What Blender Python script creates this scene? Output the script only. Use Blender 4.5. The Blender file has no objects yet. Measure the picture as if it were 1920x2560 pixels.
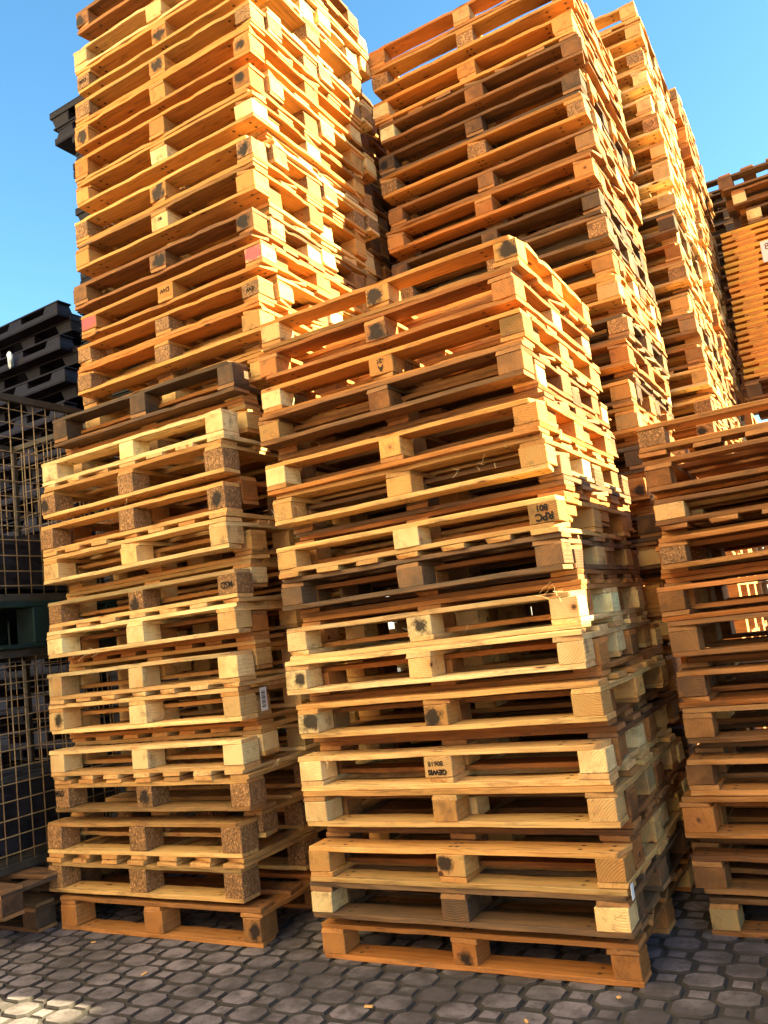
import bpy, bmesh, math, random
from mathutils import Matrix, Vector, noise
R = math.radians
rnd = random.Random(7)
S = bpy.context.scene
C = S.collection

# ------------------------------------------------------------------ camera
cam_pos = (2.01679749, -2.70606579, 1.18471176)
right = Vector((0.859593, 0.49579323, -0.12364852))
up = Vector((0.17884874, -0.06524909, 0.98171059))
fwd = Vector((-0.47865751, 0.86598593, 0.14475965))
cd = bpy.data.cameras.new('camera'); cam = bpy.data.objects.new('camera', cd); C.objects.link(cam)
m = Matrix((right, up, -fwd)).transposed().to_4x4(); m.translation = cam_pos
cam.matrix_world = m
cd.sensor_fit = 'VERTICAL'; cd.sensor_height = 36; cd.lens = 36 * 2050 / 2560
cd.clip_start = 0.05; cd.clip_end = 2000
S.camera = cam
# ------------------------------------------------------------------ light
SUN = Vector((1.0, 0.28, 0.63)).normalized()
w = bpy.data.worlds.new('World'); S.world = w; w.use_nodes = True
nt = w.node_tree; bg = nt.nodes['Background']
sky = nt.nodes.new('ShaderNodeTexSky'); sky.sky_type = 'NISHITA'; sky.sun_disc = False
sky.sun_elevation = math.asin(SUN.z); sky.sun_rotation = math.atan2(SUN.x, SUN.y)
sky.altitude = 0; sky.air_density = 1.0; sky.dust_density = 0.4; sky.ozone_density = 1.6
hs = nt.nodes.new('ShaderNodeHueSaturation'); hs.inputs['Saturation'].default_value = 1.22; hs.inputs['Hue'].default_value = 0.487
nt.links.new(sky.outputs[0], hs.inputs['Color']); nt.links.new(hs.outputs[0], bg.inputs[0]); bg.inputs[1].default_value = 0.05
sl = bpy.data.lights.new('sun', 'SUN'); sun = bpy.data.objects.new('sun', sl); C.objects.link(sun)
sl.energy = 5.0; sl.angle = R(0.5); sl.color = (1.0, 0.87, 0.48)
sun.rotation_euler = (-SUN).to_track_quat('-Z', 'Y').to_euler(); sun.location = SUN * 30
S.view_settings.view_transform = 'Standard'; S.view_settings.look = 'None'
S.view_settings.exposure = 2.95; S.view_settings.gamma = 1.0
S.render.engine = 'CYCLES'
S.cycles.max_bounces = 8; S.cycles.diffuse_bounces = 6

# ------------------------------------------------------------------ node helpers
class NB:
    def __init__(s, name):
        s.m = bpy.data.materials.new(name); s.m.use_nodes = True
        s.t = s.m.node_tree; s.b = s.t.nodes['Principled BSDF']
    def n(s, typ, **kw):
        x = s.t.nodes.new('ShaderNode' + typ)
        for k, v in kw.items():
            if k.startswith('i'):
                x.inputs[int(k[1:])].default_value = v
            else: setattr(x, k, v)
        return x
    def l(s, a, b): s.t.links.new(a, b)
    def mixc(s, fac, a, b, blend='MIX'):
        x = s.n('Mix', data_type='RGBA', blend_type=blend)
        for i, v in ((0, fac), (6, a), (7, b)):
            if isinstance(v, bpy.types.NodeSocket): s.l(v, x.inputs[i])
            else: x.inputs[i].default_value = v
        return x.outputs[2]
    def math(s, op, a, b=0.0, clamp=False):
        x = s.n('Math', operation=op, use_clamp=clamp)
        for i, v in ((0, a), (1, b)):
            if isinstance(v, bpy.types.NodeSocket): s.l(v, x.inputs[i])
            else: x.inputs[i].default_value = v
        return x.outputs[0]
    def ramp(s, fac, stops):
        x = s.n('ValToRGB'); e = x.color_ramp.elements
        while len(e) < len(stops): e.new(0.5)
        for q, (p, c) in zip(e, stops):
            q.position = p; q.color = (c, c, c, 1) if not isinstance(c, tuple) else c
        s.l(fac, x.inputs[0]); return x.outputs[0]
    def coords(s, scale, offs=37.0):
        tc = s.n('TexCoord'); oi = s.n('ObjectInfo')
        mp = s.n('Mapping'); mp.inputs['Scale'].default_value = scale
        cx = s.n('CombineXYZ')
        r = s.math('MULTIPLY', oi.outputs['Random'], offs)
        for i in range(3): s.l(r, cx.inputs[i])
        ad = s.n('VectorMath', operation='ADD'); s.l(tc.outputs['Object'], ad.inputs[0]); s.l(cx.outputs[0], ad.inputs[1])
        s.l(ad.outputs[0], mp.inputs[0]); return mp.outputs[0], tc, oi

def noise_n(nb, vec, scale, detail=3, rough=0.6, dist=0.0):
    x = nb.n('TexNoise'); nb.l(vec, x.inputs['Vector'])
    x.inputs['Scale'].default_value = scale; x.inputs['Detail'].default_value = detail
    x.inputs['Roughness'].default_value = rough; x.inputs['Distortion'].default_value = dist
    return x.outputs['Fac']

def wood_mat(name, kind='plank', stamp=None):
    nb = NB(name)
    sc = (1, 1, 1)
    v, tc, oi = nb.coords(sc)
    col = oi.outputs['Color']; wea = oi.outputs['Alpha']
    def strech(scale):
        mp = nb.n('Mapping'); mp.inputs['Scale'].default_value = scale
        nb.l(v, mp.inputs[0]); return mp.outputs[0]
    if kind == 'chip':
        vo = nb.n('TexVoronoi'); nb.l(strech((1.0, 1.6, 1.0)), vo.inputs['Vector']); vo.inputs['Scale'].default_value = 190
        fl = nb.ramp(vo.outputs['Color'], [(0.25, .40), (0.55, .85), (0.82, 1.15), (0.93, 2.1)])
        n2 = noise_n(nb, v, 16, 4)
        c = nb.mixc(1.0, col, fl, 'MULTIPLY')
        c = nb.mixc(nb.ramp(n2, [(0.35, 0.0), (0.7, 0.5)]), c, (0.11, 0.055, 0.022, 1))
        bh = vo.outputs['Distance']; bstr = 0.7
    else:
        if kind == 'plank':
            g1 = noise_n(nb, strech((1.3, 34, 60)), 2.2, 5, 0.65, 0.3)
            g2 = noise_n(nb, strech((0.6, 9, 9)), 3.0, 3, 0.6, 1.2)
            kv = strech((1.0, 3.2, 3.2))
        else:
            wv = nb.n('TexWave', wave_type='RINGS', rings_direction='Y')
            oc = nb.n('CombineXYZ'); fr = nb.math('FRACT', nb.math('MULTIPLY', oi.outputs['Random'], 17.0))
            nb.l(nb.math('MULTIPLY', nb.math('SUBTRACT', oi.outputs['Random'], 0.5), 0.26), oc.inputs[0])
            nb.l(nb.math('MULTIPLY', nb.math('SUBTRACT', fr, 0.5), 0.24), oc.inputs[2])
            ao = nb.n('VectorMath', operation='ADD'); nb.l(tc.outputs['Object'], ao.inputs[0]); nb.l(oc.outputs[0], ao.inputs[1])
            nb.l(ao.outputs[0], wv.inputs['Vector'])
            wv.inputs['Scale'].default_value = 38; wv.inputs['Distortion'].default_value = 3.0
            wv.inputs['Detail'].default_value = 2; wv.inputs['Detail Scale'].default_value = 1.5
            g1 = nb.math('MULTIPLY', wv.outputs['Fac'], 0.62)
            g2 = noise_n(nb, v, 9, 4)
            kv = strech((2, 2, 2))
        a = nb.ramp(g1, [(0.28, .50), (0.42, .88), (0.58, 1.08), (0.8, 1.25)] if kind == 'plank' else [(0.0, .97), (0.35, 1.08), (0.62, .82)])
        c = nb.mixc(1.0, col, a, 'MULTIPLY')
        c = nb.mixc(nb.ramp(g2, [(0.42, 0.0), (0.72, 0.55)]), c, (0.52, 0.22, 0.065, 1))
        # knots
        vo = nb.n('TexVoronoi'); nb.l(kv, vo.inputs['Vector']); vo.inputs['Scale'].default_value = 3.1
        kn = nb.ramp(vo.outputs['Distance'], [(0.045, 1.0), (0.085, 0.0)])
        ring = nb.ramp(vo.outputs['Distance'], [(0.07, 0.55), (0.16, 0.0)])
        c = nb.mixc(ring, c, (0.48, 0.17, 0.05, 1)); c = nb.mixc(kn, c, (0.075, 0.03, 0.014, 1))
        # dirt scuffs along the grain
        d = noise_n(nb, strech((2.2, 14, 14)) if kind == 'plank' else v, 2.6 if kind == 'plank' else 14, 6, 0.72)
        dd = nb.ramp(d, [(0.53, 0.0), (0.70, 0.72)])
        c = nb.mixc(dd, c, (0.10, 0.055, 0.03, 1))
        bh = nb.math('ADD', g1, nb.math('MULTIPLY', d, 0.8)); bstr = 0.7
    # weathering: alpha of the object's colour
    wn = noise_n(nb, strech((1.5, 8, 8)) if kind == 'plank' else v, 3.5 if kind == 'plank' else 12, 5, 0.7)
    wf = nb.math('ADD', nb.math('MULTIPLY', wn, 1.5), nb.math('SUBTRACT', nb.math('MULTIPLY', wea, 2.0), 1.55), True)
    c = nb.mixc(nb.math('MULTIPLY', wf, 0.85), c, (0.080, 0.052, 0.034, 1))
    # cut ends are redder and a little darker
    ge = nb.n('NewGeometry'); vt = nb.n('VectorTransform', vector_type='NORMAL', convert_from='WORLD', convert_to='OBJECT')
    nb.l(ge.outputs['Normal'], vt.inputs[0]); sx = nb.n('SeparateXYZ'); nb.l(vt.outputs[0], sx.inputs[0])
    if kind == 'plank':
        e = nb.math('GREATER_THAN', nb.math('ABSOLUTE', sx.outputs[0]), 0.8)
        c = nb.mixc(nb.math('MULTIPLY', e, 0.35), c, (0.60, 0.28, 0.10, 1))
    if kind == 'plank':
        so = nb.n('SeparateXYZ'); nb.l(tc.outputs['Object'], so.inputs[0])
        ax = nb.math('ABSOLUTE', so.outputs[0]); ay = nb.math('SUBTRACT', nb.math('ABSOLUTE', so.outputs[1]), 0.021)
        b1 = nb.math('MINIMUM', nb.math('ABSOLUTE', nb.math('SUBTRACT', ax, 0.553)), nb.math('ABSOLUTE', nb.math('SUBTRACT', ax, 0.012)))
        b1 = nb.math('MINIMUM', b1, nb.math('ABSOLUTE', nb.math('SUBTRACT', ax, 0.452)))
        rd = nb.math('SQRT', nb.math('ADD', nb.math('MULTIPLY', b1, b1), nb.math('MULTIPLY', ay, ay)))
        nm = nb.math('MULTIPLY', nb.ramp(rd, [(0.0045, 1.0), (0.010, 0.0)]), nb.math('GREATER_THAN', nb.math('ABSOLUTE', sx.outputs[2]), 0.8))
        c = nb.mixc(nm, c, (0.05, 0.03, 0.022, 1))
    if stamp:
        sp = nb.n('SeparateXYZ'); nb.l(tc.outputs['Object'], sp.inputs[0])
        jx = nb.math('MULTIPLY', nb.math('SUBTRACT', oi.outputs['Random'], 0.5), 0.036)
        jz = nb.math('MULTIPLY', nb.math('SUBTRACT', nb.math('FRACT', nb.math('MULTIPLY', oi.outputs['Random'], 23.0)), 0.5), 0.026)
        dx = nb.math('MULTIPLY', nb.math('SUBTRACT', nb.math('ADD', sp.outputs[0], jx), stamp[0]), 1.0 / stamp[2])
        dz = nb.math('MULTIPLY', nb.math('SUBTRACT', nb.math('ADD', sp.outputs[2], jz), stamp[1]), 1.0 / stamp[3])
        rr = nb.math('SQRT', nb.math('ADD', nb.math('MULTIPLY', dx, dx), nb.math('MULTIPLY', dz, dz)))
        nz = noise_n(nb, v, 30, 5, 0.7)
        rr = nb.math('ADD', rr, nb.math('MULTIPLY', nb.math('SUBTRACT', nz, 0.5), 1.9))
        ms = nb.ramp(rr, [(0.55, 0.94), (1.0, 0.0)])
        ms = nb.math('MULTIPLY', ms, nb.math('LESS_THAN', sx.outputs[1], -0.7))
        c = nb.mixc(ms, c, stamp[4])
    nb.l(c, nb.b.inputs['Base Color'])
    nb.b.inputs['Roughness'].default_value = 0.72
    nb.b.inputs['Specular IOR Level'].default_value = 0.25
    bp = nb.n('Bump'); bp.inputs['Strength'].default_value = bstr; bp.inputs['Distance'].default_value = 0.002
    nb.l(bh, bp.inputs['Height']); nb.l(bp.outputs[0], nb.b.inputs['Normal'])
    return nb.m

BLK = (0.012, 0.010, 0.011, 1)
M = dict(plank=wood_mat('pine_board'), block=wood_mat('pine_block', 'block'), chip=wood_mat('chipboard_block', 'chip'),
         stamp=wood_mat('pine_block_black_spot', 'block', (0.006, 0, .034, .034, BLK)),
         stampchip=wood_mat('chipboard_block_black_spot', 'chip', (-.008, 0.004, .036, .034, BLK)),
         stampbig=wood_mat('pine_block_sooty', 'block', (0.0, 0.0, .052, .05, BLK)),
         pink=wood_mat('pine_block_pink', 'block', (0, 0.0, .075, .06, (0.52, 0.10, 0.13, 1))))

def simple_mat(name, col, rough=0.6, var=0.25, scale=8, metal=0.0, bump=0.15):
    nb = NB(name); v, tc, oi = nb.coords((1, 1, 1))
    n = noise_n(nb, v, scale, 5, 0.65)
    a = nb.ramp(n, [(0.3, 1 - var), (0.7, 1 + var)])
    nb.l(nb.mixc(1.0, (*col, 1), a, 'MULTIPLY'), nb.b.inputs['Base Color'])
    nb.b.inputs['Roughness'].default_value = rough; nb.b.inputs['Metallic'].default_value = metal
    nb.b.inputs['Specular IOR Level'].default_value = 0.2
    bp = nb.n('Bump'); bp.inputs['Strength'].default_value = bump; bp.inputs['Distance'].default_value = 0.003
    nb.l(n, bp.inputs['Height']); nb.l(bp.outputs[0], nb.b.inputs['Normal'])
    return nb.m
M['plastic'] = simple_mat('black_plastic', (0.009, 0.006, 0.012), 0.6, 0.3, 5)
M['plastic2'] = simple_mat('dark_sheet_plastic', (0.008, 0.008, 0.009), 0.6, 0.3, 5)
M['galv'] = simple_mat('galvanised_wire', (0.26, 0.17, 0.085), 0.5, 0.3, 25, 0.2)
M['steel'] = simple_mat('dull_steel', (0.05, 0.04, 0.032), 0.6, 0.3, 14, 0.1)
M['green'] = simple_mat('green_painted_wood', (0.008, 0.020, 0.018), 0.6, 0.4, 9)
M['ink'] = simple_mat('black_ink', (0.02, 0.014, 0.012), 0.8, 0.3, 60)
M['white'] = simple_mat('white_paper', (0.80, 0.80, 0.82), 0.7, 0.06, 12)
M['pinkpaper'] = simple_mat('pale_pink_paper', (0.86, 0.70, 0.72), 0.7, 0.05, 12)
M['ragm'] = simple_mat('white_film', (0.62, 0.66, 0.72), 0.4, 0.2, 30)
M['film'] = simple_mat('dark_film', (0.02, 0.018, 0.022), 0.3, 0.5, 12, 0, 0.6)
M['blocker'] = simple_mat('grey_sheet_steel', (0.10, 0.065, 0.045), 0.6, 0.12, 2)
M['plaster'] = simple_mat('cream_plaster', (0.80, 0.70, 0.56), 0.85, 0.06, 1.2)
M['brick'] = simple_mat('dark_brick', (0.10, 0.05, 0.035), 0.85, 0.2, 4)
M['doorp'] = simple_mat('brown_gate_paint', (0.22, 0.12, 0.06), 0.6, 0.1, 3)
M['splint'] = simple_mat('splinter_wood', (0.80, 0.60, 0.32), 0.8, 0.2, 40)

# ------------------------------------------------------------------ mesh helpers
def box_bm(bm, sx, sy, sz, c=(0, 0, 0), bev=0.0015, cuts=0, wob=0.0, seed=0):
    r = bmesh.ops.create_cube(bm, size=1.0)
    vs = r['verts']
    for v in vs: v.co = Vector((v.co.x * sx, v.co.y * sy, v.co.z * sz))
    if bev:
        es = list({e for v in vs for e in v.link_edges})
        rr = bmesh.ops.bevel(bm, geom=es, offset=bev, segments=1, affect='EDGES')
        vs = list({v for f in rr['faces'] for v in f.verts} | {v for v in vs if v.is_valid})
    if cuts:
        for i in range(1, cuts):
            x = -sx / 2 + sx * i / cuts
            fs = {f for v in vs if v.is_valid for f in v.link_faces}
            geom = list(fs) + list({e for f in fs for e in f.edges}) + list({q for f in fs for q in f.verts})
            o = bmesh.ops.bisect_plane(bm, geom=geom, plane_co=(x, 0, 0), plane_no=(1, 0, 0))
            vs = list(set(vs) | {g for g in o['geom_cut'] if isinstance(g, bmesh.types.BMVert)})
    if wob:
        for v in vs:
            if not v.is_valid: continue
            p = v.co * 1.0
            k = Vector((seed * 7.3, 3.1, 1.7))
            v.co.y += wob * noise.noise(Vector((p.x * 9, p.y * 30, p.z * 60)) + k)
            v.co.z += wob * 0.6 * noise.noise(Vector((p.x * 3, p.y * 10, seed * 3.3)) + k)
            v.co.x += wob * 0.8 * noise.noise(Vector((p.x * 3, p.y * 50, p.z * 80)) - k)
    for v in vs:
        if v.is_valid: v.co += Vector(c)
    return vs
def mesh(bm, name, mats, smooth=False):
    me = bpy.data.meshes.new(name); bm.normal_update(); bm.to_mesh(me); bm.free()
    for q in (mats if isinstance(mats, list) else [mats]): me.materials.append(q)
    if smooth:
        for p in me.polygons: p.use_smooth = True
    return me
def obj(name, me, parent=None, loc=(0, 0, 0), rot=(0, 0, 0), color=None):
    o = bpy.data.objects.new(name, me); C.objects.link(o)
    if parent: o.parent = parent
    o.location = loc; o.rotation_euler = rot
    if color: o.color = color
    return o
def empty(name, label, cat, loc, rot=(0, 0, 0), group=None):
    o = bpy.data.objects.new(name, None); C.objects.link(o); o.empty_display_size = 0.1
    o.location = loc; o.rotation_euler = rot
    o['label'] = label; o['category'] = cat
    if group: o['group'] = group
    return o
def tag(o, label, cat, group=None):
    o['label'] = label; o['category'] = cat
    if group: o['group'] = group
    return o

T = 0.0185; H0 = 0.128; D0 = 1.0
_cache = {}
def plank(L, W, var):
    k = ('p', L, W, var)
    if k not in _cache:
        bm = bmesh.new(); box_bm(bm, L, W, T - 0.0006, bev=0.0014, cuts=22 if L > .5 else 2, wob=0.0058, seed=var + 10 * W)
        if var in (1, 3):
            sg = 1 if var == 1 else -1; rr = random.Random(var * 7 + int(L * 10))
            for v in bm.verts:
                if v.co.x * sg > L / 2 - .03 and v.co.y * sg > W / 2 - .025: v.co.x -= sg * rr.uniform(.012, .03); v.co.y -= sg * rr.uniform(0, .006)
            for q in range(3):
                cx = rr.uniform(-L / 2, L / 2)
                for v in bm.verts:
                    if abs(v.co.x - cx) < L / 30 and v.co.y * (1 if q % 2 else -1) > W / 2 - .004: v.co.y -= (.007 if q % 2 else -.007)
        _cache[k] = mesh(bm, 'board', M['plank'])
    return _cache[k]
def block(W, Dp, mat, var):
    k = ('b', W, Dp, mat, var)
    if k not in _cache:
        bm = bmesh.new(); box_bm(bm, W, Dp, 0.0725, bev=0.0022, cuts=2, wob=0.003, seed=var)
        _cache[k] = mesh(bm, 'block', M[mat])
    return _cache[k]

TONES = {
 'pale':   ((0.68, 0.47, 0.215), 0.10, 'pale'),
 'honey':  ((0.51, 0.29, 0.100), 0.22, 'honey-coloured'),
 'amber':  ((0.47, 0.215, 0.055), 0.24, 'amber-coloured'),
 'orange': ((0.36, 0.145, 0.040), 0.32, 'orange-brown'),
 'brown':  ((0.21, 0.088, 0.029), 0.46, 'brown'),
 'grey':   ((0.17, 0.098, 0.052), 0.60, 'weathered'),
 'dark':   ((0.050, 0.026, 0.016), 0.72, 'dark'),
 'black':  ((0.030, 0.022, 0.018), 0.6, 'shade-darkened'),  # near-black colour standing in for shade on the farthest tower
}
def tint(tone, r, k=1.0):
    (a, b, c), wea, _ = TONES[tone]
    q = r.uniform(0.80, 1.36) * k; h = r.uniform(-0.12, 0.12)
    wea = min(1, max(0, wea + r.uniform(-0.12, 0.16)))
    u = r.random()
    if u < 0.10: q *= 0.52; wea += 0.22
    elif u < 0.20: q *= 0.75; h += .16
    elif u > 0.90: q *= 1.15; h -= .10; wea -= .1
    return (min(.9, a * q), min(.9, b * q * (1 - h)), min(.9, c * q * (1 - 2 * h)), min(1, wea))

def ordinal(n):
    ones = ['', 'first', 'second', 'third', 'fourth', 'fifth', 'sixth', 'seventh', 'eighth', 'ninth', 'tenth', 'eleventh', 'twelfth', 'thirteenth', 'fourteenth', 'fifteenth', 'sixteenth', 'seventeenth', 'eighteenth', 'nineteenth']
    tens = {2: 'twenty', 3: 'thirty', 4: 'forty'}
    if n < 20: return ones[n]
    if n % 10 == 0: return {20: 'twentieth', 30: 'thirtieth', 40: 'fortieth'}[n]
    return tens[n // 10] + '-' + ones[n % 10]

FONT = bpy.data.fonts.load('<builtin>') if False else None
def text_mesh(txt, size, mat, bold=0.0):
    cu = bpy.data.curves.new('txt', 'FONT'); cu.body = txt; cu.size = size; cu.align_x = 'CENTER'; cu.align_y = 'CENTER'
    cu.extrude = 0.0002; cu.offset = bold; cu.space_line = 0.85
    to = bpy.data.objects.new('txt', cu); C.objects.link(to)
    dg = bpy.context.evaluated_depsgraph_get(); me = bpy.data.meshes.new_from_object(to.evaluated_get(dg))
    bpy.data.objects.remove(to); me.materials.clear(); me.materials.append(M[mat]); return me

# ------------------------------------------------------------------ pallet
def pallet(x, y, zb, h=H0, inv=False, kind='E', tone='honey', yaw=0.0, label='', group='wooden pallets in the stacks',
           W=1.2, D=D0, blocks=None, marks=None, missing=(), perim=False):
    """x,y: front-left corner; zb: underside; inv: bottom boards uppermost. kind E: deck boards run left-right, L: deck boards run front-back"""
    r = random.Random(int(x * 1000) * 31 + int(zb * 1000) * 7 + int(y * 100))
    root = empty('pallet', label, 'pallet', (x + W / 2, y + D / 2, zb + (h if inv else 0)), (0, math.pi if inv else 0, yaw), group)
    bh = h - 3 * T
    def cy(v): return v - D / 2
    c = lambda k=1.0: tint(tone, r, k)
    rows = [(0.055, .11), (D / 2, .12), (D - 0.055, .11)]
    cols = [0.05, W / 2, W - 0.05]
    for (yy, ww) in rows:                                   # boards under the blocks
        o = obj('bottom_board', plank(W, ww, r.randrange(4)), root, (r.uniform(-.006, .006), cy(yy), T / 2), (0, 0, r.uniform(-.004, .004)), c())
    if perim:
        for sg in (-1, 1):
            obj('side_board', plank(D - .222, .06, r.randrange(4)), root, (sg * (W / 2 - .027), 0, T / 2), (0, 0, R(90)), c())
    chipp = r.random() < (0.30 if tone in ('pale', 'honey') else 0.0 if tone in ('dark', 'black') else 0.12)
    if not missing and r.random() < .06: missing = (r.choice([1, 3]),)
    nb_ = 0
    for i, xx in enumerate(cols):
        for j, (yy, ww) in enumerate(rows):
            key = (i, j)
            spec = (blocks or {}).get(key)
            mt = spec or (blocks or {}).get('all') or ('chip' if chipp else 'block')
            if not spec and j == 0 and not blocks and r.random() < 0.045: mt = 'stampchip' if mt == 'chip' else 'stamp'
            xs = xx + r.uniform(-.004, .004)
            if xx == 0.05: xs = 0.05
            bw = r.choice([.092, .1, .1, .108])
            if blocks and key in blocks and len(blocks) and isinstance(blocks.get('w'), float) and False: pass
            o = obj('block', block(bw, ww, mt, r.randrange(3)), root, (xs - W / 2 + (bw - .1) / 2 * (1 if i == 0 else -1 if i == 2 else 0), cy(yy), T + bh / 2), (0, 0, r.uniform(-.02, .02)))
            o.scale = (1, 1, bh / 0.0725 * 0.992)
            if 'chip' in mt: q = r.uniform(.95, 1.28); o.color = (0.34 * q, 0.175 * q, 0.075 * q, .2)
            else:
                cc = tint(tone if r.random() < .8 or tone in ('dark', 'black') else 'pale', r); o.color = cc
            mk = (marks or {}).get(key)
            if mk:
                for (txt, size, dx, dz, mat_, bold) in mk:
                    tm = text_mesh(txt, size, mat_, bold)
                    obj('stencil_text', tm, o, (dx, -ww / 2 - 0.0032, dz), (R(90), 0, 0))
    zs = T + bh + T / 2
    if kind == 'E':
        for xx in cols:
            obj('stringer_board', plank(D, .1, r.randrange(4)), root, (xx - W / 2 + r.uniform(-.004, .004), r.uniform(-.003, .003), zs), (0, 0, R(90)), c(.92))
        ws = [.11, .12, .145, .12, .11] if D < 1.05 else [.12, .12, .145, .12, .12]
        n = len(ws); y0 = ws[0] / 2; y1 = D - ws[-1] / 2
        for k, ww in enumerate(ws):
            if k in missing: continue
            yy = y0 + (y1 - y0) * k / (n - 1)
            obj('deck_board', plank(W, ww, r.randrange(4)), root, (r.uniform(-.007, .007), cy(yy), zs + T), (0, 0, r.uniform(-.005, .005)), c())
    else:
        for (yy, ww) in rows:
            obj('stringer_board', plank(W, ww, r.randrange(4)), root, (r.uniform(-.006, .006), cy(yy), zs), (0, 0, 0), c())
        n = 7
        for k in range(n):
            xx = 0.05 + (W - .1) * k / (n - 1)
            obj('deck_board', plank(D, .1, r.randrange(4)), root, (xx - W / 2 + r.uniform(-.008, .008), r.uniform(-.01, .006), zs + T), (0, 0, R(90)), c(.95))
    return root

TONE_W = {'fresh': ['pale', 'honey', 'honey', 'honey', 'orange'], 'mid': ['honey', 'honey', 'orange', 'orange', 'brown', 'pale', 'grey'],
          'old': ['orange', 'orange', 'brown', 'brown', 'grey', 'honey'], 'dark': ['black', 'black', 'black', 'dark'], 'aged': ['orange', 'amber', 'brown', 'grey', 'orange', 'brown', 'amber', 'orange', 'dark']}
OFFY = 0.127
def stack(front, name, mood, grp, ytol=0.004, recess_x=0.012):
    """front: list of dicts(z,h,inv,x,y,kind,tone,...) from the ground up; adds the interlocked set-back column"""
    r = random.Random(hash(name) % 1000 if False else sum(map(ord, name)))
    rec = []
    for k in range(len(front)):
        a = front[k]
        a.setdefault('h', H0); a.setdefault('kind', 'E')
    for k in range(len(front) - 1):
        a, b = front[k], front[k + 1]
        g = b['z'] - (a['z'] + a['h'])
        xx = (a['x'] + b['x']) / 2; yy = (a['y'] + b['y']) / 2 + OFFY
        Dd = min(a.get('D', D0), b.get('D', D0))
        def add(z, inv): rec.append(dict(z=z, h=H0, inv=inv, x=xx - .004 + r.uniform(-recess_x, recess_x), y=yy, kind=r.choice(['E', 'E', 'L']) if mood == 'fresh' else 'E', D=Dd))
        if g < 0.02: continue
        if g < 0.06:
            if a['inv']: add(a['z'] + a['h'] + 2 * T - H0, False)
            else: add(a['z'] + a['h'], True)
        else:
            zm = a['z'] + a['h'] + g / 2
            add(zm - H0, False); add(zm, True)
    if front[-1]['inv'] and name != 'H': pass
    for col, lst in (('front', front), ('set-back', rec)):
        n = len(lst)
        for k, d in enumerate(lst):
            tone = d.get('tone') or r.choice(TONE_W['old' if name == 'front stack' else mood])
            nth = ordinal(n - k)
            lab = d.get('label') or '%s pallet%s, %s from the top, %s column, %s' % (TONES[tone][2], ', deck down' if d['inv'] else '', nth, col, name)
            if k == n - 1: lab = d.get('label') or '%s pallet%s, topmost of the %s column, %s' % (TONES[tone][2], ', deck down' if d['inv'] else '', col, name)
            pallet(d['x'], d['y'] + (r.uniform(-ytol, ytol)), d['z'], d['h'], d['inv'], d['kind'], tone,
                   d.get('yaw', r.uniform(-.006, .006)), lab, grp, D=d.get('D', D0), blocks=d.get('blocks'), marks=d.get('marks'), perim=d.get('perim', False))
def down_seq(ztop, zmin, xf, y, r, jx=0.02, kind=None, single=0.12):
    """regular interlocked column generated from the top down"""
    out = []; z = ztop; inv = True
    while z - H0 > zmin:
        out.append(dict(z=z - H0, h=H0, inv=inv, x=xf(z) + r.uniform(-jx, jx), y=y, kind=kind or ('L' if r.random() < .2 else 'E'), perim=r.random() < .75))
        z -= H0
        if inv: inv = False
        else:
            z -= 4 * T + .001; inv = True
    out.reverse(); return out
def lerp(a, b, t): return a + (b - a) * t

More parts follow.
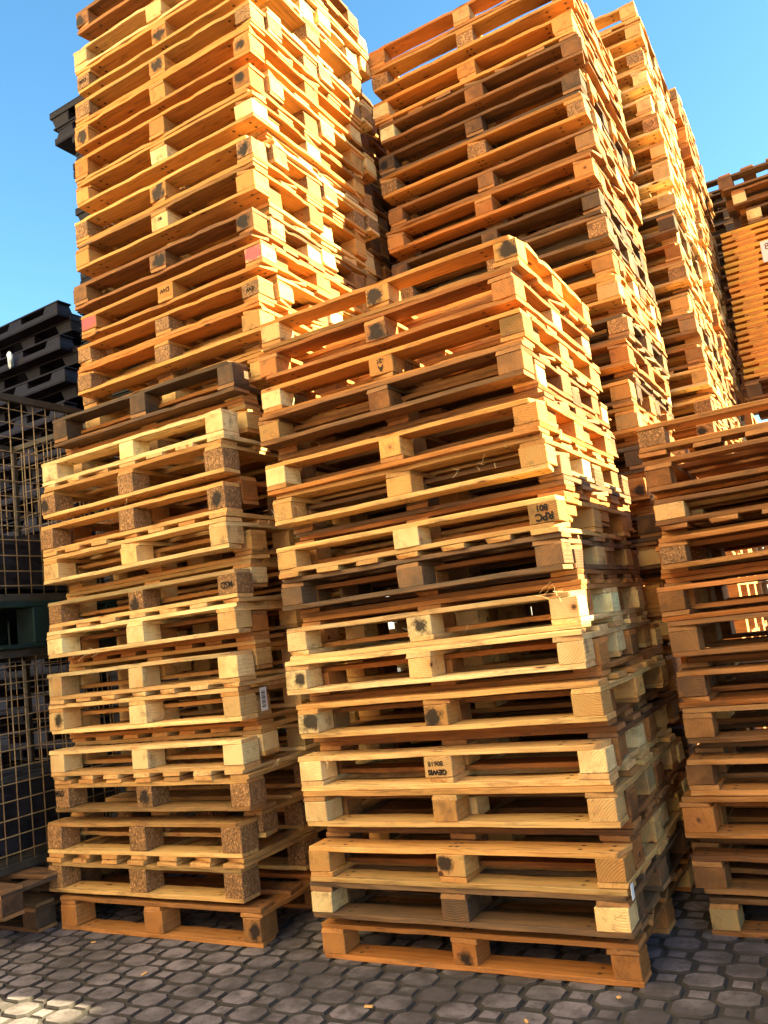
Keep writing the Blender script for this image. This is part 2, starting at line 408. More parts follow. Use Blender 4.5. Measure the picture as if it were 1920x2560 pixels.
# ------------------------------------------------------------------ ground
def ground():
    bm = bmesh.new(); s = 400
    vs = [bm.verts.new((x, y, -0.008)) for x, y in ((-s, -s), (s, -s), (s, s), (-s, s))]; bm.faces.new(vs)
    nb = NB('sandy_joint'); tc = nb.n('TexCoord')
    n1 = noise_n(nb, tc.outputs['Object'], 60, 6, 0.7); n2 = noise_n(nb, tc.outputs['Object'], 1.3, 4, 0.6)
    c = nb.mixc(n1, (0.014, 0.011, 0.011, 1), (0.045, 0.035, 0.033, 1)); c = nb.mixc(nb.ramp(n2, [(.4, 0), (.7, .6)]), c, (0.05, 0.044, 0.044, 1))
    nb.l(c, nb.b.inputs['Base Color']); nb.b.inputs['Roughness'].default_value = 0.95
    bp = nb.n('Bump'); bp.inputs['Strength'].default_value = 0.8; bp.inputs['Distance'].default_value = 0.004
    nb.l(n1, bp.inputs['Height']); nb.l(bp.outputs[0], nb.b.inputs['Normal'])
    joint = nb.m
    g = obj('ground', mesh(bm, 'ground', nb.m)); g['kind'] = 'structure'
    # paving stones: octagons with small square infill stones
    bm = bmesh.new(); r = random.Random(3)
    px, py = 0.1135, 0.0925                      # half periods (column pitch, half of the pitch along a column)
    e = 2 * py / (2 + math.sqrt(2)) * 1.0
    def stone(cx, cy, pts, hz):
        tz = hz + r.uniform(-.0022, .0022); tx = r.uniform(-.012, .012); ty = r.uniform(-.012, .012)
        n = len(pts); lo = []; mid = []; top = []
        for (a, b) in pts:
            q = 1 + r.uniform(-.02, .02)
            a *= q; b *= q
            lo.append(bm.verts.new((cx + a, cy + b, -0.03))); mid.append(bm.verts.new((cx + a, cy + b, tz - .007 + tx * a + ty * b)))
            k = 1 - .0068 / math.hypot(a, b); top.append(bm.verts.new((cx + a * k, cy + b * k, tz + tx * a + ty * b)))
        for i in range(n):
            j = (i + 1) % n
            f1 = bm.faces.new((lo[i], lo[j], mid[j], mid[i])); f1.material_index = 1
            f2 = bm.faces.new((mid[i], mid[j], top[j], top[i])); f2.material_index = 1
        bm.faces.new(top)
    ap = .0590 - .0062
    sx = px / py
    th = .0335 - .0026
    octp = [(ap, -th), (ap, th), (th, ap), (-th, ap), (-ap, th), (-ap, -th), (-th, -ap), (th, -ap)]
    sq = .0335 - .0060; sqp = [(sq, -sq), (sq, sq), (-sq, sq), (-sq, -sq)]
    for i in range(-34, 50):
        for j in range(-19, 24):
            cx = 1.39 + i * px; cy = 0.092 + j * 2 * py + (py if i % 2 else 0)
            if cx < -3.4 or cx > 5.5 or cy < -2.9 or cy > 3.6: continue
            stone(cx, cy, [(a * sx, b) for a, b in octp], 0)
            stone(cx, cy + py, [(a * sx, b) for a, b in sqp], 0)
    nb = NB('paving_stone'); tc = nb.n('TexCoord'); ge = nb.n('NewGeometry')
    ob = tc.outputs['Object']
    n1 = noise_n(nb, ob, 130, 5, 0.75); n2 = noise_n(nb, ob, 2.2, 5, 0.65); n3 = noise_n(nb, ob, 18, 5, 0.7)
    isl = ge.outputs['Random Per Island']
    c = nb.mixc(isl, (0.115, 0.096, 0.108, 1), (0.200, 0.166, 0.182, 1))
    c = nb.mixc(nb.ramp(n1, [(.3, .0), (.75, .55)]), c, (0.27, 0.225, 0.24, 1))
    c = nb.mixc(nb.ramp(n3, [(.47, .0), (.66, .8)]), c, (0.042, 0.033, 0.034, 1))
    c = nb.mixc(nb.ramp(n2, [(.42, .0), (.58, .8)]), c, (0.040, 0.032, 0.033, 1))
    nb.l(c, nb.b.inputs['Base Color']); nb.b.inputs['Roughness'].default_value = 0.82
    bp = nb.n('Bump'); bp.inputs['Strength'].default_value = 0.55; bp.inputs['Distance'].default_value = 0.003
    nb.l(nb.math('ADD', n1, n3), bp.inputs['Height']); nb.l(bp.outputs[0], nb.b.inputs['Normal'])
    o = obj('paving', mesh(bm, 'paving', [nb.m, joint])); o['kind'] = 'structure'
ground()

# ------------------------------------------------------------------ stacks measured from the photograph
I_, N_ = True, False
def row(L, ys, **kw):
    out = []
    for t in L:
        d = dict(z=t[0], h=t[1], inv=t[2], x=t[3], kind=t[4], tone=t[5], y=ys)
        if len(t) > 6: d.update(t[6])
        out.append(d)
    return out
# A: lower left stack, carrying the tall left tower
A = row([
 (0.0, .150, N_, -1.491, 'E', 'orange', dict(blocks={(2, 0): 'stamp', 'all': 'block'}, label='orange-brown pallet with black spot on its right block, lying on the paving, left tower')),
 (.168, .155, N_, -1.560, 'L', 'honey', dict(blocks={'all': 'chip'})),
 (.325, .160, I_, -1.556, 'L', 'honey', dict(blocks={'all': 'chip'})),
 (.533, .147, N_, -1.481, 'L', 'honey', dict(blocks={(1, 0): 'stampchip', 'all': 'chip'}, marks={(0, 0): [('MSD', .030, -.012, .016, 'ink', .0006)]})),
 (.681, .140, I_, -1.501, 'L', 'pale', dict(blocks={'all': 'block'})),
 (.897, .140, N_, -1.494, 'E', 'pale', dict(blocks={(0, 0): 'stamp', 'all': 'block'}, label='pale pallet with a black spot on its left block, mid-height in the left tower')),
 (1.040, .147, I_, -1.480, 'L', 'pale', dict(blocks={'all': 'block'})),
 (1.262, .130, N_, -1.471, 'E', 'pale', dict(blocks={'all': 'block'})),
 (1.392, .142, I_, -1.446, 'L', 'pale', dict(blocks={(1, 0): 'stampchip', 'all': 'chip'}, marks={(0, 0): [('MSD', .034, -.0, .0, 'ink', .0006)]}, label='pallet with upside-down letters MSD on its right chipboard block, left tower')),
 (1.628, .134, N_, -1.459, 'E', 'pale', dict(blocks={(2, 0): 'block', 'all': 'block'})),
 (1.764, .155, I_, -1.461, 'L', 'honey', dict(blocks={(0, 0): 'stampchip', 'all': 'chip'})),
 (1.958, .147, N_, -1.446, 'E', 'honey', dict(blocks={(0, 0): 'stampchip', 'all': 'chip'})),
 (2.106, .135, I_, -1.432, 'L', 'pale', dict(blocks={'all': 'block'})),
 (2.330, .145, I_, -1.405, 'E', 'dark', dict(y=0.085, blocks={'all': 'block', (1, 0): 'block'}, label='dark rotten pallet with blackened right corner, jutting out below the upper left tower')),
], 0.02)
B = row([
 (2.587, .135, N_, -1.270, 'E', 'amber', dict(blocks={(0, 0): 'chip', (1, 0): 'chip', 'all': 'block'})),
 (2.722, .123, I_, -1.255, 'E', 'amber', dict(blocks={'all': 'chip'}, marks={(0, 0): [('EW', .03, 0, 0, 'ink', .0006)]})),
 (2.880, .123, I_, -1.215, 'E', 'amber', dict(blocks={(2, 0): 'pink', (0, 0): 'pink', 'all': 'block'}, marks={(1, 0): [('DW', .034, 0, -.004, 'ink', .0006)]}, label='amber-coloured pallet with pink-painted corner blocks, lower part of the tall left tower')),
 (3.045, .128, I_, -1.252, 'E', 'brown', dict(blocks={(0, 0): 'stampbig', (1, 0): 'stampbig', 'all': 'block'}, label='brown pallet with two soot-blackened blocks, tall left tower')),
 (3.250, .135, N_, -1.213, 'E', 'amber', dict(blocks={'all': 'block'}, marks={(1, 0): [('DB', .02, .005, .01, 'ink', .0004)]})),
 (3.385, .140, I_, -1.203, 'E', 'amber', dict(blocks={(0, 0): 'stampchip', (1, 0): 'stampbig', 'all': 'chip'})),
 (3.600, .128, N_, -1.178, 'E', 'amber', dict(blocks={'all': 'block'})),
 (3.730, .135, I_, -1.175, 'E', 'amber', dict(blocks={(0, 0): 'stamp', 'all': 'block'})),
 (3.917, .134, N_, -1.153, 'E', 'amber', dict(blocks={(0, 0): 'stampbig', (2, 0): 'stamp', 'all': 'block'})),
 (4.052, .130, I_, -1.142, 'E', 'amber', dict(blocks={(1, 0): 'stampbig', 'all': 'chip'})),
 (4.230, .130, N_, -1.108, 'E', 'amber', dict(blocks={(1, 0): 'stampbig', 'all': 'chip'}, marks={(0, 0): [('MSO', .026, 0, 0, 'ink', .0006)]})),
 (4.362, .125, I_, -1.121, 'E', 'pale', dict(blocks={'all': 'block'})),
 (4.575, .128, I_, -1.082, 'E', 'brown', dict(blocks={(2, 0): 'stampbig', 'all': 'block'})),
], 0.15)
for k_, d_ in enumerate(B): d_['perim'] = k_ % 3 != 1
stack(A + B, 'left tower', 'fresh', 'pallets stacked in the left tower')

zC = [0, .168, .2965, .495, .6235, .822, .991, 1.1195, 1.323, 1.4515, 1.677, 1.8055, 2.029, 2.1575, 2.334, 2.4625]
dxC = [.024, .04, .049, .05, .035, .064, .025, .012, -.019, -.012, -.023, -.024, -.056, -.051, -.067, -.044]
dyC = [-.01, -.066, -.07, -.06, -.048, -.063, -.06, -.01, .03, .013, .037, .012, .038, .076, .105, .104]
invC = [0, 0, 1, 0, 1, 0, 0, 1, 0, 1, 0, 1, 0, 1, 0, 1]
toneC = ['orange', 'grey', 'honey', 'honey', 'pale', 'honey', 'pale', 'pale', 'grey', 'honey', 'honey', 'amber', 'brown', 'amber', 'orange', 'amber']
kindC = ['E'] * 9 + ['L'] + ['E'] * 6
exC = {0: dict(blocks={(1, 0): 'stamp', 'all': 'block'}, label='orange-brown pallet resting on the paving under the front stack'),
       1: dict(blocks={'all': 'block'}),
       2: dict(blocks={(1, 0): 'stamp', 'all': 'block'}, label='honey-coloured pallet, deck down, black smudge on middle block, near the front stack foot'),
       4: dict(blocks={'all': 'block'}, marks={(1, 0): [('80618', .024, .008, -.014, 'ink', .0004), ('GEWIS', .024, .004, .016, 'ink', .0014)]}, label='pale pallet with upside-down number 80618 on its middle block, front stack'),
       6: dict(blocks={(0, 0): 'stamp', 'all': 'block'}), 5: dict(blocks={(0, 0): 'stampbig', (1, 0): 'stampbig', 'all': 'block'}),
       7: dict(blocks={(1, 0): 'stamp', 'all': 'block'}),
       9: dict(blocks={'all': 'block'}, marks={(0, 0): [('RPC', .036, -.004, .014, 'ink', .0014), ('801', .03, .002, -.018, 'ink', .001)]}, label='pallet with upside-down letters RPC 801 on its right block, front stack'),
       13: dict(blocks={'all': 'block'}, marks={(1, 0): [('-26', .026, 0, -.02, 'ink', .0006), ('A', .034, 0, .012, 'ink', .001)]}, label='pallet with upside-down letter A on its middle block, upper front stack'),
       14: dict(blocks={(1, 0): 'stampbig', 'all': 'block'}),
       15: dict(blocks={(1, 0): 'stampbig', (0, 0): 'stampbig', 'all': 'block'}, label='open-topped pallet with black middle block, topmost of the front stack')}
# the stencils sit on different pallets than the sooty blocks: 26 A is on the fourteenth
Cst = []
for k in range(16):
    d = dict(z=zC[k], h=H0, inv=bool(invC[k]), x=dxC[k], y=dyC[k], kind=kindC[k], tone=toneC[k]); d['blocks'] = {'all': 'block'}; d['perim'] = k >= 8; d.update(exC.get(k, {})); Cst.append(d)
stack(Cst, 'front stack', 'mid', 'pallets stacked in the front stack')

# H: right-hand stack
zH = [(0, .128, 0), (.140, .128, 0), (.330, .142, 0), (.474, .125, 1), (.658, .123, 0), (.783, .128, 1), (.963, .130, 0), (1.095, .128, 1), (1.286, .118, 0), (1.430, .115, 1), (1.578, .120, 0), (1.712, .120, 1)]
xH = [1.37, 1.337, 1.333, 1.373, 1.39, 1.392, 1.395, 1.379, 1.413, 1.418, 1.406, 1.40]
Hs = [dict(z=z, h=h, inv=bool(i), x=xH[k], y=.45, kind='L' if k in (9, 11) else 'E', tone=['brown', 'brown', 'orange', 'orange', 'brown', 'orange', 'brown', 'orange', 'orange', 'brown', 'brown', 'orange'][k]) for k, (z, h, i) in enumerate(zH)]
Hs[6]['blocks'] = {(0, 0): 'block', 'all': 'block'}
stack(Hs, 'right-hand stack', 'old', 'pallets stacked in the right-hand stack')

# D, E, F, G: the row of towers behind the front stack;  B2: tower behind the left one
r1 = random.Random(11)
Dd = down_seq(4.56, 0.0, lambda z: lerp(0.03, 0.10, z / 4.6), 1.27, r1, .022)
stack(Dd, 'middle tower', 'aged', 'pallets stacked in the middle tower', recess_x=.016)
Ee = down_seq(4.98, 1.9, lambda z: 0.27, 2.44, r1, .018)
stack(Ee, 'tower behind the middle tower', 'mid', 'pallets in the tower behind the middle tower', recess_x=.016)
Ff = down_seq(5.00, 1.9, lambda z: lerp(.25, .33, (z - 1.9) / 3.1), 3.60, r1, .018)
stack(Ff, 'third tower of the back row', 'mid', 'pallets in the third tower of the back row', recess_x=.016)
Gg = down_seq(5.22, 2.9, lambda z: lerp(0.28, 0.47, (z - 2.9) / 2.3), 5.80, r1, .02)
stack(Gg, 'dark farthest tower', 'dark', 'pallets in the dark farthest tower', recess_x=.016)  # shade on this tower is put into its dark tones
Bb = down_seq(4.50, 2.7, lambda z: -1.27, 1.32, r1, .02)
stack(Bb, 'tower behind the left tower', 'aged', 'pallets in the tower behind the left tower', recess_x=.016)

# the parts of those towers that nothing in the picture shows separately
def filler():
    bm = bmesh.new(); r = random.Random(5)
    for (x, y, z1) in ((.22, 2.44, 1.86), (.22, 3.6, 1.86), (.24, 5.8, 2.86), (-1.27, 1.32, 2.66)):
        z = 0
        zz = []
        for (x0, dx) in ((x, 0),):
            n = int(z1 / .145)
            for k in range(n):
                zb = z1 - (k + 1) * z1 / n; h = z1 / n
                jx = r.uniform(-.02, .02)
                for yy in (.055, .5, .945):
                    box_bm(bm, 1.2, .11, T, (x + .6 + jx, y + yy, zb + T / 2), bev=0)
                    for xx in (.05, .6, 1.15): box_bm(bm, .1, .1, h - 3 * T, (x + xx + jx, y + yy, zb + T + (h - 3 * T) / 2), bev=0)
                for xx in (.05, .6, 1.15): box_bm(bm, .1, 1.0, T - .001, (x + xx + jx, y + .5, zb + h - 1.5 * T), bev=0)
                for yy in (.055, .28, .5, .72, .945): box_bm(bm, 1.2, .11, T - .001, (x + .6 + jx, y + yy, zb + h - .5 * T), bev=0)
    o = obj('stored_pallets', mesh(bm, 'stored_pallets', M['plank']), color=(.50, .26, .10, .4))
    o['kind'] = 'stuff'; tag(o, 'lower layers of pallets hidden at the foot of the back towers', 'pallets')
filler()

# ------------------------------------------------------------------ far right: bundles of new slatted panels
def panels():
    bmd = bmesh.new()
    for yy, ww in ((.05, .1), (.20, .12), (.37, .12), (.55, .12), (.73, .12), (.9, .12)):
        box_bm(bmd, 1.2, ww, .031, (0, yy - .48, .0), bev=.0015, cuts=4, wob=.003, seed=yy)
    deck = mesh(bmd, 'panel_deck', M['plank'])
    bat = [plank(.96, .1, k) for k in range(3)]
    r = random.Random(21)
    def bundle(z0, n, pitch, name, sh=0.0):
        for k in range(n):
            z = z0 + k * pitch
            lab = '%s slatted panel, %s from the top of the %s orange bundle, far right' % ('thin new', ordinal(n - k), name)
            e = empty('slatted_panel', lab, 'wooden panel', (1.545 + sh + .6 + .02 * (z - 2.8) + r.uniform(-.008, .008), 4.35 + .48, z), (0, 0, r.uniform(-.004, .004)), 'new slatted panels stacked far right')
            o = obj('deck', deck, e, (0, 0, pitch - .0165), color=(0.86 * r.uniform(.88, 1.04), 0.37 * r.uniform(.86, 1.1), .06, .0))
            for xx in (-.43, -.02, .40):
                b = obj('batten', bat[r.randrange(3)], e, (xx + r.uniform(-.02, .02), 0, (pitch - .0325) / 2), (0, 0, R(90)), (.78, .26, .04, .05)); b.scale = (1, 1.5, 1.02)
    bundle(2.80, 24, .0525, 'upper')
    bundle(1.38, 24, .0525, 'lower', .32)
    pallet(1.545, 4.33, 2.645, .152, False, 'E', 'brown', 0, 'brown pallet carrying the upper bundle of new slatted panels, far right', 'pallets at the far right')
    pallet(1.545, 4.33, 1.25, .128, False, 'E', 'brown', 0, 'brown pallet carrying the lower bundle of new slatted panels, far right', 'pallets at the far right')
    for k in range(9):
        pallet(1.545, 4.33, k * .1385, .136, False, 'E', 'brown', 0, 'brown pallet, %s from the ground beneath the slatted panel bundles' % ordinal(k + 1), 'pallets at the far right')
    z = 4.062
    pallet(1.79, 4.35, z, .135, True, 'E', 'grey', 0.01, 'weathered pallet lying directly on the orange panel bundle, far right', 'pallets at the far right')
    pallet(1.72, 4.31, z + .172, .135, False, 'E', 'brown', -.01, 'brown pallet, second of three on the orange panel bundle, far right', 'pallets at the far right', blocks={(0, 0): 'block', (1, 0): 'stampbig', 'all': 'block'})
    pallet(1.75, 4.46, z + .136, .135, False, 'E', 'orange', -.01, 'orange-brown pallet, set back between the pallets on the panel bundle', 'pallets at the far right')
    pallet(1.64, 4.31, z + .33, .14, False, 'L', 'grey', -.015, 'weathered pallet on top of the far right bundle, against the sky', 'pallets at the far right')
    # handwritten note
    bm = bmesh.new(); box_bm(bm, .28, .002, .175, bev=0); 
    nt_ = tag(obj('paper_note', mesh(bm, 'note', M['pinkpaper']), None, (1.985, 4.338, 3.80), (0, R(0), 0)), 'pale pink paper note with handwriting fixed to the orange slatted bundle', 'paper note')
    for t, dx, dz, sz in (('85x18', .0, .035, .075), ('25', .03, -.045, .08)):
        obj('handwriting', text_mesh(t, sz, 'ink'), nt_, (dx - .02, -.0015, dz), (R(90), 0, R(0)))
panels()

# ------------------------------------------------------------------ left: plastic pallets
def plastic_proto():
    W, D, h = 1.2, 1.0, .145
    parts = []
    bm = bmesh.new()
    box_bm(bm, W, D, .012, (0, 0, h - .006), bev=.003)                       # top skin
    for sy in (-1, 1): box_bm(bm, W, .012, .045, (0, sy * (D / 2 - .006), h - .0345), bev=.003)
    for sx in (-1, 1): box_bm(bm, .012, D - .026, .045, (sx * (W / 2 - .006), 0, h - .0345), bev=.003)
    for k in range(-5, 6): box_bm(bm, .008, D - .03, .03, (k * .1, 0, h - .028), bev=0)
    parts.append(('top_deck', mesh(bm, 'top_deck', M['plastic']), (0, 0, 0)))
    bm = bmesh.new()
    vs = box_bm(bm, .20, .16, h - .05, bev=.006)
    for v in vs:
        if v.is_valid and v.co.z < 0: v.co.x *= .78; v.co.y *= .78
    foot = mesh(bm, 'foot', M['plastic'])
    for xx in (-.49, 0, .49):
        for yy in (-.41, 0, .41): parts.append(('foot', foot, (xx, yy, (h - .05) / 2)))
    bm = bmesh.new(); box_bm(bm, W - .02, .14, .016, bev=.004); run = mesh(bm, 'runner', M['plastic'])
    for yy in (-.41, 0, .41): parts.append(('runner', run, (0, yy, .008)))
    return parts
PP = plastic_proto()
def plastic(x, y, z, label, grp, yaw=0, flip=False):
    e = empty('plastic_pallet', label, 'plastic pallet', (x, y, z + (.145 if flip else 0)), (0, math.pi if flip else 0, yaw), grp)
    for n, me, l in PP: obj(n, me, e, l)
    return e
r2 = random.Random(4)
zt = 4.34
k = 0
while zt > 0.16:
    plastic(-3.40 - .6 + r2.uniform(-.03, .03), 1.87 + .5 + (.0 if k % 2 == 0 else .12), zt - .145,
            'black plastic pallet, %s from the top of the left plastic stack' % ordinal(k + 1) if k else 'black plastic pallet topping the left plastic stack against the sky', 'black plastic pallets stacked far left', r2.uniform(-.02, .02), k % 2 == 0)
    zt -= (.10 if k % 2 == 0 else .20); k += 1
zt = 5.66; k = 0
while zt > 4.0:
    dx = -.20 if k == 1 else (-.24 if k == 0 else r2.uniform(-.03, .02))
    plastic(-2.69 + .6 + dx, 1.5 + .5, zt - .145, 'black plastic pallet, %s from the top, column behind the left tower' % ordinal(k + 1), 'black plastic pallets behind the left tower', r2.uniform(-.02, .02), k % 2 == 1)
    zt -= .152; k += 1
ztk = zt
def sheets():
    bm = bmesh.new(); box_bm(bm, 1.2, 1.0, .012, (0, 0, .019), bev=.002)
    for sy in (-1, 1): box_bm(bm, 1.18, .012, .014, (0, sy * .48, .0065), bev=.001)
    for sx in (-1, 1): box_bm(bm, .012, .94, .014, (sx * .585, 0, .0065), bev=.001)
    me = mesh(bm, 'lid', M['plastic2']); z = ztk - .03; k = 0
    while z > 2.7:
        tag(obj('plastic_tray', me, None, (-2.75 + .6 + r2.uniform(-.025, .025), 2.0, z), (0, 0, r2.uniform(-.02, .02))), 'thin dark plastic tray, %s from the top of the tray stack' % ordinal(k + 1), 'plastic tray', 'thin dark trays stacked behind the left tower')
        z -= .034; k += 1
        if k > 38: break
    bm = bmesh.new()
    zz = 0
    while zz < z:
        box_bm(bm, 1.2, 1.0, .03, (-2.15, 2.0, zz + .1), bev=0)
        for xx in (-.5, 0, .5):
            for yy in (-.4, 0, .4): box_bm(bm, .16, .14, .09, (-2.15 + xx, 2.0 + yy, zz + .045), bev=0)
        zz += .13
    for (cx, cy, zm) in ((-4.0, 3.75, 3.7), (-5.4, 2.6, 3.3), (-5.4, 4.1, 3.6), (-2.7, 3.6, 3.2), (-6.9, 3.2, 3.0)):
        zz = 0
        while zz < zm:
            box_bm(bm, 1.2, 1.1, .06, (cx, cy, zz + .1), bev=0)
            for xx in (-.5, 0, .5): box_bm(bm, .14, 1.0, .069, (cx + xx, cy, zz + .0345), bev=0)
            zz += .131
    o = obj('stored_plastic_pallets', mesh(bm, 'stored_plastic', M['plastic'])); o['kind'] = 'stuff'
    tag(o, 'lower layers of black plastic pallets behind the wire cages', 'plastic pallets')
sheets()

# ------------------------------------------------------------------ wire mesh cages
def tube(bm, a, b, rad, seg=6):
    a = Vector(a); b = Vector(b); d = b - a; L = d.length
    q = d.to_track_quat('Z', 'Y').to_matrix().to_4x4(); q.translation = (a + b) / 2
    bmesh.ops.create_cone(bm, cap_ends=True, segments=seg, radius1=rad, radius2=rad, depth=L, matrix=q)
def cage(x1, y0, z0, z1, label):
    Wd, Dp = .9, 1.15
    x0 = x1 - Wd; y1 = y0 + Dp
    e = empty('wire_cage', label, 'wire mesh cage', ((x0 + x1) / 2, (y0 + y1) / 2, z0), (0, 0, 0), 'wire mesh cages stacked at the left')
    ox, oy = (x0 + x1) / 2, (y0 + y1) / 2
    H = z1 - z0
    for z in (.018, H - .018):
        bm = bmesh.new()
        for yy in (-Dp / 2, Dp / 2): box_bm(bm, Wd + .03, .03, .036, (0, yy, 0), bev=.003)
        for xx in (-Wd / 2, Wd / 2): box_bm(bm, .03, Dp - .030, .036, (xx, 0, 0), bev=0)
        obj('rim', mesh(bm, 'rim', M['steel']), e, (0, 0, z))
    post = bmesh.new(); box_bm(post, .03, .03, H - .074, bev=.003); pm = mesh(post, 'post', M['steel'])
    for xx in (-Wd / 2, Wd / 2):
        for yy in (-Dp / 2, Dp / 2): obj('post', pm, e, (xx, yy, H / 2))
    rr = random.Random(int(z0 * 10))
    for side in ('x', 'X', 'y', 'Y'):
        bm = bmesh.new()
        horiz = side in 'yY'
        L = Wd if horiz else Dp; n = int(L / .075)
        for k in range(1, n):
            t = -L / 2 + L * k / n; b1 = t + rr.uniform(-.006, .006)
            off = .0
            if horiz: tube(bm, (t, off, .03), (b1, off, H - .03), .0032)
            else: tube(bm, (off, t, .03), (off, b1, H - .03), .0032)
        nz = int(H / .08)
        for k in range(1, nz):
            z = H * k / nz + rr.uniform(-.004, .004)
            if horiz: tube(bm, (-L / 2, .006, z), (L / 2, .006, z), .0028)
            else: tube(bm, (.006, -L / 2, z), (.006, L / 2, z), .0028)
        loc = {'x': (-Wd / 2, 0, 0), 'X': (Wd / 2, 0, 0), 'y': (0, -Dp / 2, 0), 'Y': (0, Dp / 2, 0)}[side]
        obj('mesh_panel', mesh(bm, 'mesh_panel', M['galv'], True), e, loc)
    bm = bmesh.new(); box_bm(bm, Wd - .04, Dp - .04, .006, (0, 0, .04), bev=0); obj('floor_plate', mesh(bm, 'floor_plate', M['steel']), e)
    return e
cage(-1.74, -.38, 1.58, 2.70, 'upper galvanised wire mesh cage left of the pallet tower')
cage(-1.74, -.38, .27, 1.33, 'lower galvanised wire mesh cage standing on dark pallets at the left')
def box_thing(name, label, cat, sz, loc, mat, rot=0, seed=1, wob=0.0, bev=.004):
    bm = bmesh.new(); box_bm(bm, *sz, bev=bev, cuts=4, wob=wob, seed=seed)
    o = tag(obj(name, mesh(bm, name, M[mat]), None, loc, (0, 0, rot)), label, cat); return o
# green pallet between the cages
e = empty('green_pallet', 'dark green painted pallet between the two wire cages', 'pallet', (-2.19, .2, 1.335))
bm = bmesh.new(); box_bm(bm, 1.0, 1.15, .03, (0, 0, .225), bev=.003); obj('top_board', mesh(bm, 'g', M['green']), e)
bm = bmesh.new(); box_bm(bm, 1.0, 1.15, .022, (0, 0, .012), bev=.003); obj('base_board', mesh(bm, 'g', M['green']), e)
gb = bmesh.new(); box_bm(gb, .14, .16, .186, bev=.004); gm = mesh(gb, 'g', M['green'])
for xx in (-.43, 0, .43):
    for yy in (-.48, 0, .48): obj('block', gm, e, (xx, yy, .1165))
pallet(-2.78, -.05, .0, .13, False, 'E', 'dark', 0, 'dark pallet on the paving beneath the lower wire cage', 'dark pallets under the cages')
pallet(-2.70, -.28, .135, .13, False, 'E', 'dark', 0.0, 'dark pallet directly under the lower wire cage', 'dark pallets under the cages')
def bundle_film(loc, sz, label, seed):
    bm = bmesh.new(); bmesh.ops.create_cube(bm, size=1)
    bmesh.ops.subdivide_edges(bm, edges=bm.edges[:], cuts=9, use_grid_fill=True)
    for v in bm.verts:
        p = v.co.copy(); v.co = Vector((p.x * sz[0], p.y * sz[1], p.z * sz[2]))
        v.co += v.co.normalized() * .03 * noise.noise(p * 7 + Vector((seed, 0, 0))) + Vector((0, 0, .02 * noise.noise(p * 4)))
    tag(obj('film_bundle', mesh(bm, 'film', M['film']), None, loc, (0, 0, .05)), label, 'film bundle')
bundle_film((-2.19, .2, 1.80), (.78, .98, .30), 'crumpled dark plastic film lying in the upper wire cage', 2)
bundle_film((-2.24, .25, .50), (.70, .90, .34), 'dark film-wrapped bundle inside the lower wire cage', 5)
# white rag hanging on the plastic stack and small white tag
bm = bmesh.new(); bmesh.ops.create_icosphere(bm, subdivisions=3, radius=.032)
for v in bm.verts:
    p = v.co.copy(); v.co *= 1 + .5 * noise.noise(p * 40); v.co.z = v.co.z * 1.5 - (.06 if noise.noise(p * 60) > .1 and p.z < 0 else 0); v.co.y *= .5
rag = tag(obj('white_rag', mesh(bm, 'rag', M['ragm'], True), None, (-4.033, 1.83, 3.982)), 'small crumpled white film caught on the black plastic pallets, far left', 'plastic rag')

# ------------------------------------------------------------------ sticker details
def sheet(name, sz, loc, rot, mat, label, cat):
    bm = bmesh.new(); box_bm(bm, sz[0], .0012, sz[1], bev=0)
    return tag(obj(name, mesh(bm, name, M[mat]), None, loc, rot), label, cat)
bc = sheet('barcode_label', (.045, .10), (-1.494 + 1.2 + .0045, .182, .968), (0, 0, R(90)), 'white', 'white barcode label on the right side of the left tower', 'label')
bm = bmesh.new()
for k in range(11): box_bm(bm, .026, .0006, .0025 + .002 * (k % 3 == 0), (0, 0, -.032 + k * .0066), bev=0)
obj('barcode', mesh(bm, 'barcode', M['ink']), bc, (-.003, -.001, 0))
sheet('paper_tag', (.03, .045), (1.255, -.055, .306), (0, 0, R(90)), 'white', 'small torn white tag on a right corner low in the front stack', 'tag')

# ------------------------------------------------------------------ splinters and straw
def splinters():
    r = random.Random(9)
    spots = [(-1.15, .02, 1.262, 8), (.1, .0, 1.70, 5), (1.15, -.03, 1.248, 7), (.9, -.0, 1.73, 6), (-.9, .02, 1.95, 3), (.06, -.05, .752, 5), (.7, .0, 1.18, 3), (1.12, .05, 1.80, 8)]
    n = 0
    for (x, y, z, k) in spots:
        bm = bmesh.new()
        for i in range(k):
            a = Vector((r.uniform(-.12, .12), r.uniform(-.012, .0), r.uniform(-.003, .003)))
            p = a
            d = Vector((r.uniform(-.6, .6), r.uniform(-.8, -.1), r.uniform(-.6, .6))).normalized() * r.uniform(.008, .022)
            for s in range(3):
                q = p + d + Vector((r.uniform(-.004, .004), 0, r.uniform(-.006, .004)))
                tube(bm, p, q, .0006, 4); p = q
        tag(obj('splinters', mesh(bm, 'splinters', M['splint']), None, (x, y, z)), ['pale wood splinters on a left tower board edge', 'pale splinters fraying at the left end of the front stack', 'frayed splinters along the sunlit right corner of the front stack', 'thin splinters hanging from an upper board of the front stack',
            'few stray wood fibres high on the left tower', 'white splinters on the corner of the pallet numbered 80618', 'two or three fibres on a middle board of the front stack', 'bright frayed fibres by the lit corner above the RPC block'][n], 'splinters'); n += 1
splinters()
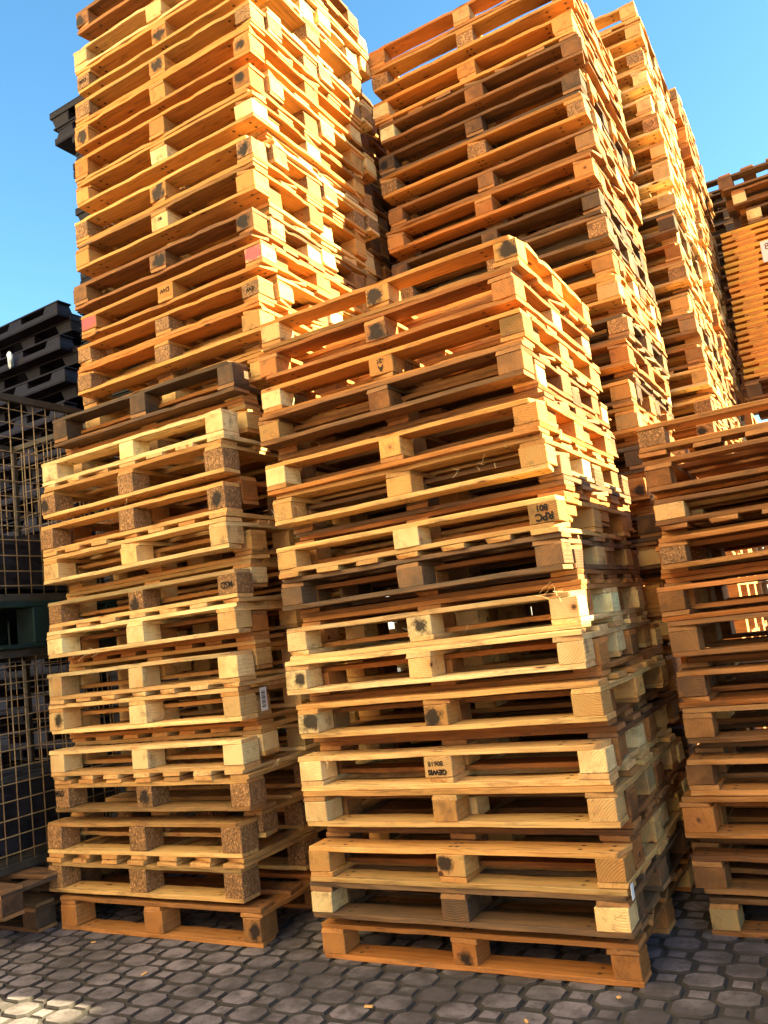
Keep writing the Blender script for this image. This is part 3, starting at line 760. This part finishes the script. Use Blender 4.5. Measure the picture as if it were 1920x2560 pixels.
def litter():
    r = random.Random(2)
    spots = [(.42, -.33), (1.17, -.09), (.62, -.42), (-1.15, -.09), (.95, -.30), (-.62, -.30)]
    labs = ['thin brown wood chip on the paving before the front stack', 'small orange wood chip on the paving by the front stack corner', 'flat pale chip on the paving', 'tiny white crumb on the paving before the left tower', 'narrow splinter lying on the paving near the right corner', 'tiny bark crumb on the paving between the stacks']
    for (x, y), l in zip(spots, labs):
        bm = bmesh.new(); box_bm(bm, r.uniform(.012, .03), r.uniform(.006, .012), .004, bev=.0008, cuts=3, wob=.004, seed=x)
        o = tag(obj('wood_chip', mesh(bm, 'chip', M['plank']), None, (x, y, .006), (0, 0, r.uniform(0, 3)), (.7, .4, .15, .1)), l, 'wood chip')
litter()

# ------------------------------------------------------------------ unseen block added at the right to keep sun off the foreground
def blocker():
    HT = 3.52; L = 3.2
    e = empty('sun_blocker', 'added unseen dark brown shed across the yard to the right', 'blocker', (7.3, 1.0, 0))
    bm = bmesh.new(); x = -2.2; n = 76
    prof = [(x + (.02 if (k % 4) in (0, 1) else 0), -L / 2 + L * k / n) for k in range(n + 1)]
    vb = [bm.verts.new((a, b, 0)) for a, b in prof]; vt_ = [bm.verts.new((a, b, HT - .15)) for a, b in prof]
    for k in range(n): bm.faces.new((vb[k], vb[k + 1], vt_[k + 1], vt_[k]))
    h = HT - .15
    box_bm(bm, 4.3, .1, h, (0, L / 2 - .05, h / 2), bev=0); box_bm(bm, 4.3, .1, h, (0, -L / 2 + .05, h / 2), bev=0); box_bm(bm, .1, L - .3, h, (2.1, 0, h / 2), bev=0)
    obj('wall', mesh(bm, 'blocker_wall', M['blocker']), e)
    bm = bmesh.new(); box_bm(bm, 4.6, L + .1, .14, (0, 0, HT - .07), bev=.01); obj('roof', mesh(bm, 'blocker_roof', M['blocker']), e)
blocker()
def reflector():
    # cream warehouse added out of view to bounce warm sun onto the stack fronts
    a = Vector((-7.0, -2.0, 0)); b = Vector((4.5, -11.0, 0)); mid = (a + b) / 2; L = (b - a).length
    ang = math.atan2(b.y - a.y, b.x - a.x)
    e = empty('reflector', 'added unseen cream warehouse behind the photographer, lit by the low sun', 'added building', mid, (0, 0, ang))
    bm = bmesh.new(); box_bm(bm, L, 6.0, 8.5, (0, -3.0, 7.75), bev=.02); obj('wall', mesh(bm, 'w', M['plaster']), e)
    bm = bmesh.new(); box_bm(bm, L + .02, 6.02, 3.5, (0, -3.0, 1.748), bev=.02); obj('bounce_cut_base', mesh(bm, 'w', M['brick']), e)  # dark base added to cut low bounce light into the pallet gaps
    bm = bmesh.new(); box_bm(bm, L + .5, 6.5, .25, (0, -3.0, 12.13), bev=.02); obj('roof', mesh(bm, 'w', M['blocker']), e)
    bm = bmesh.new(); box_bm(bm, 3.0, .08, 3.2, bev=.01); g = mesh(bm, 'w', M['doorp'])
    for xx in (-4.2, 3.4): obj('gate', g, e, (xx, .04, 1.6))
reflector()
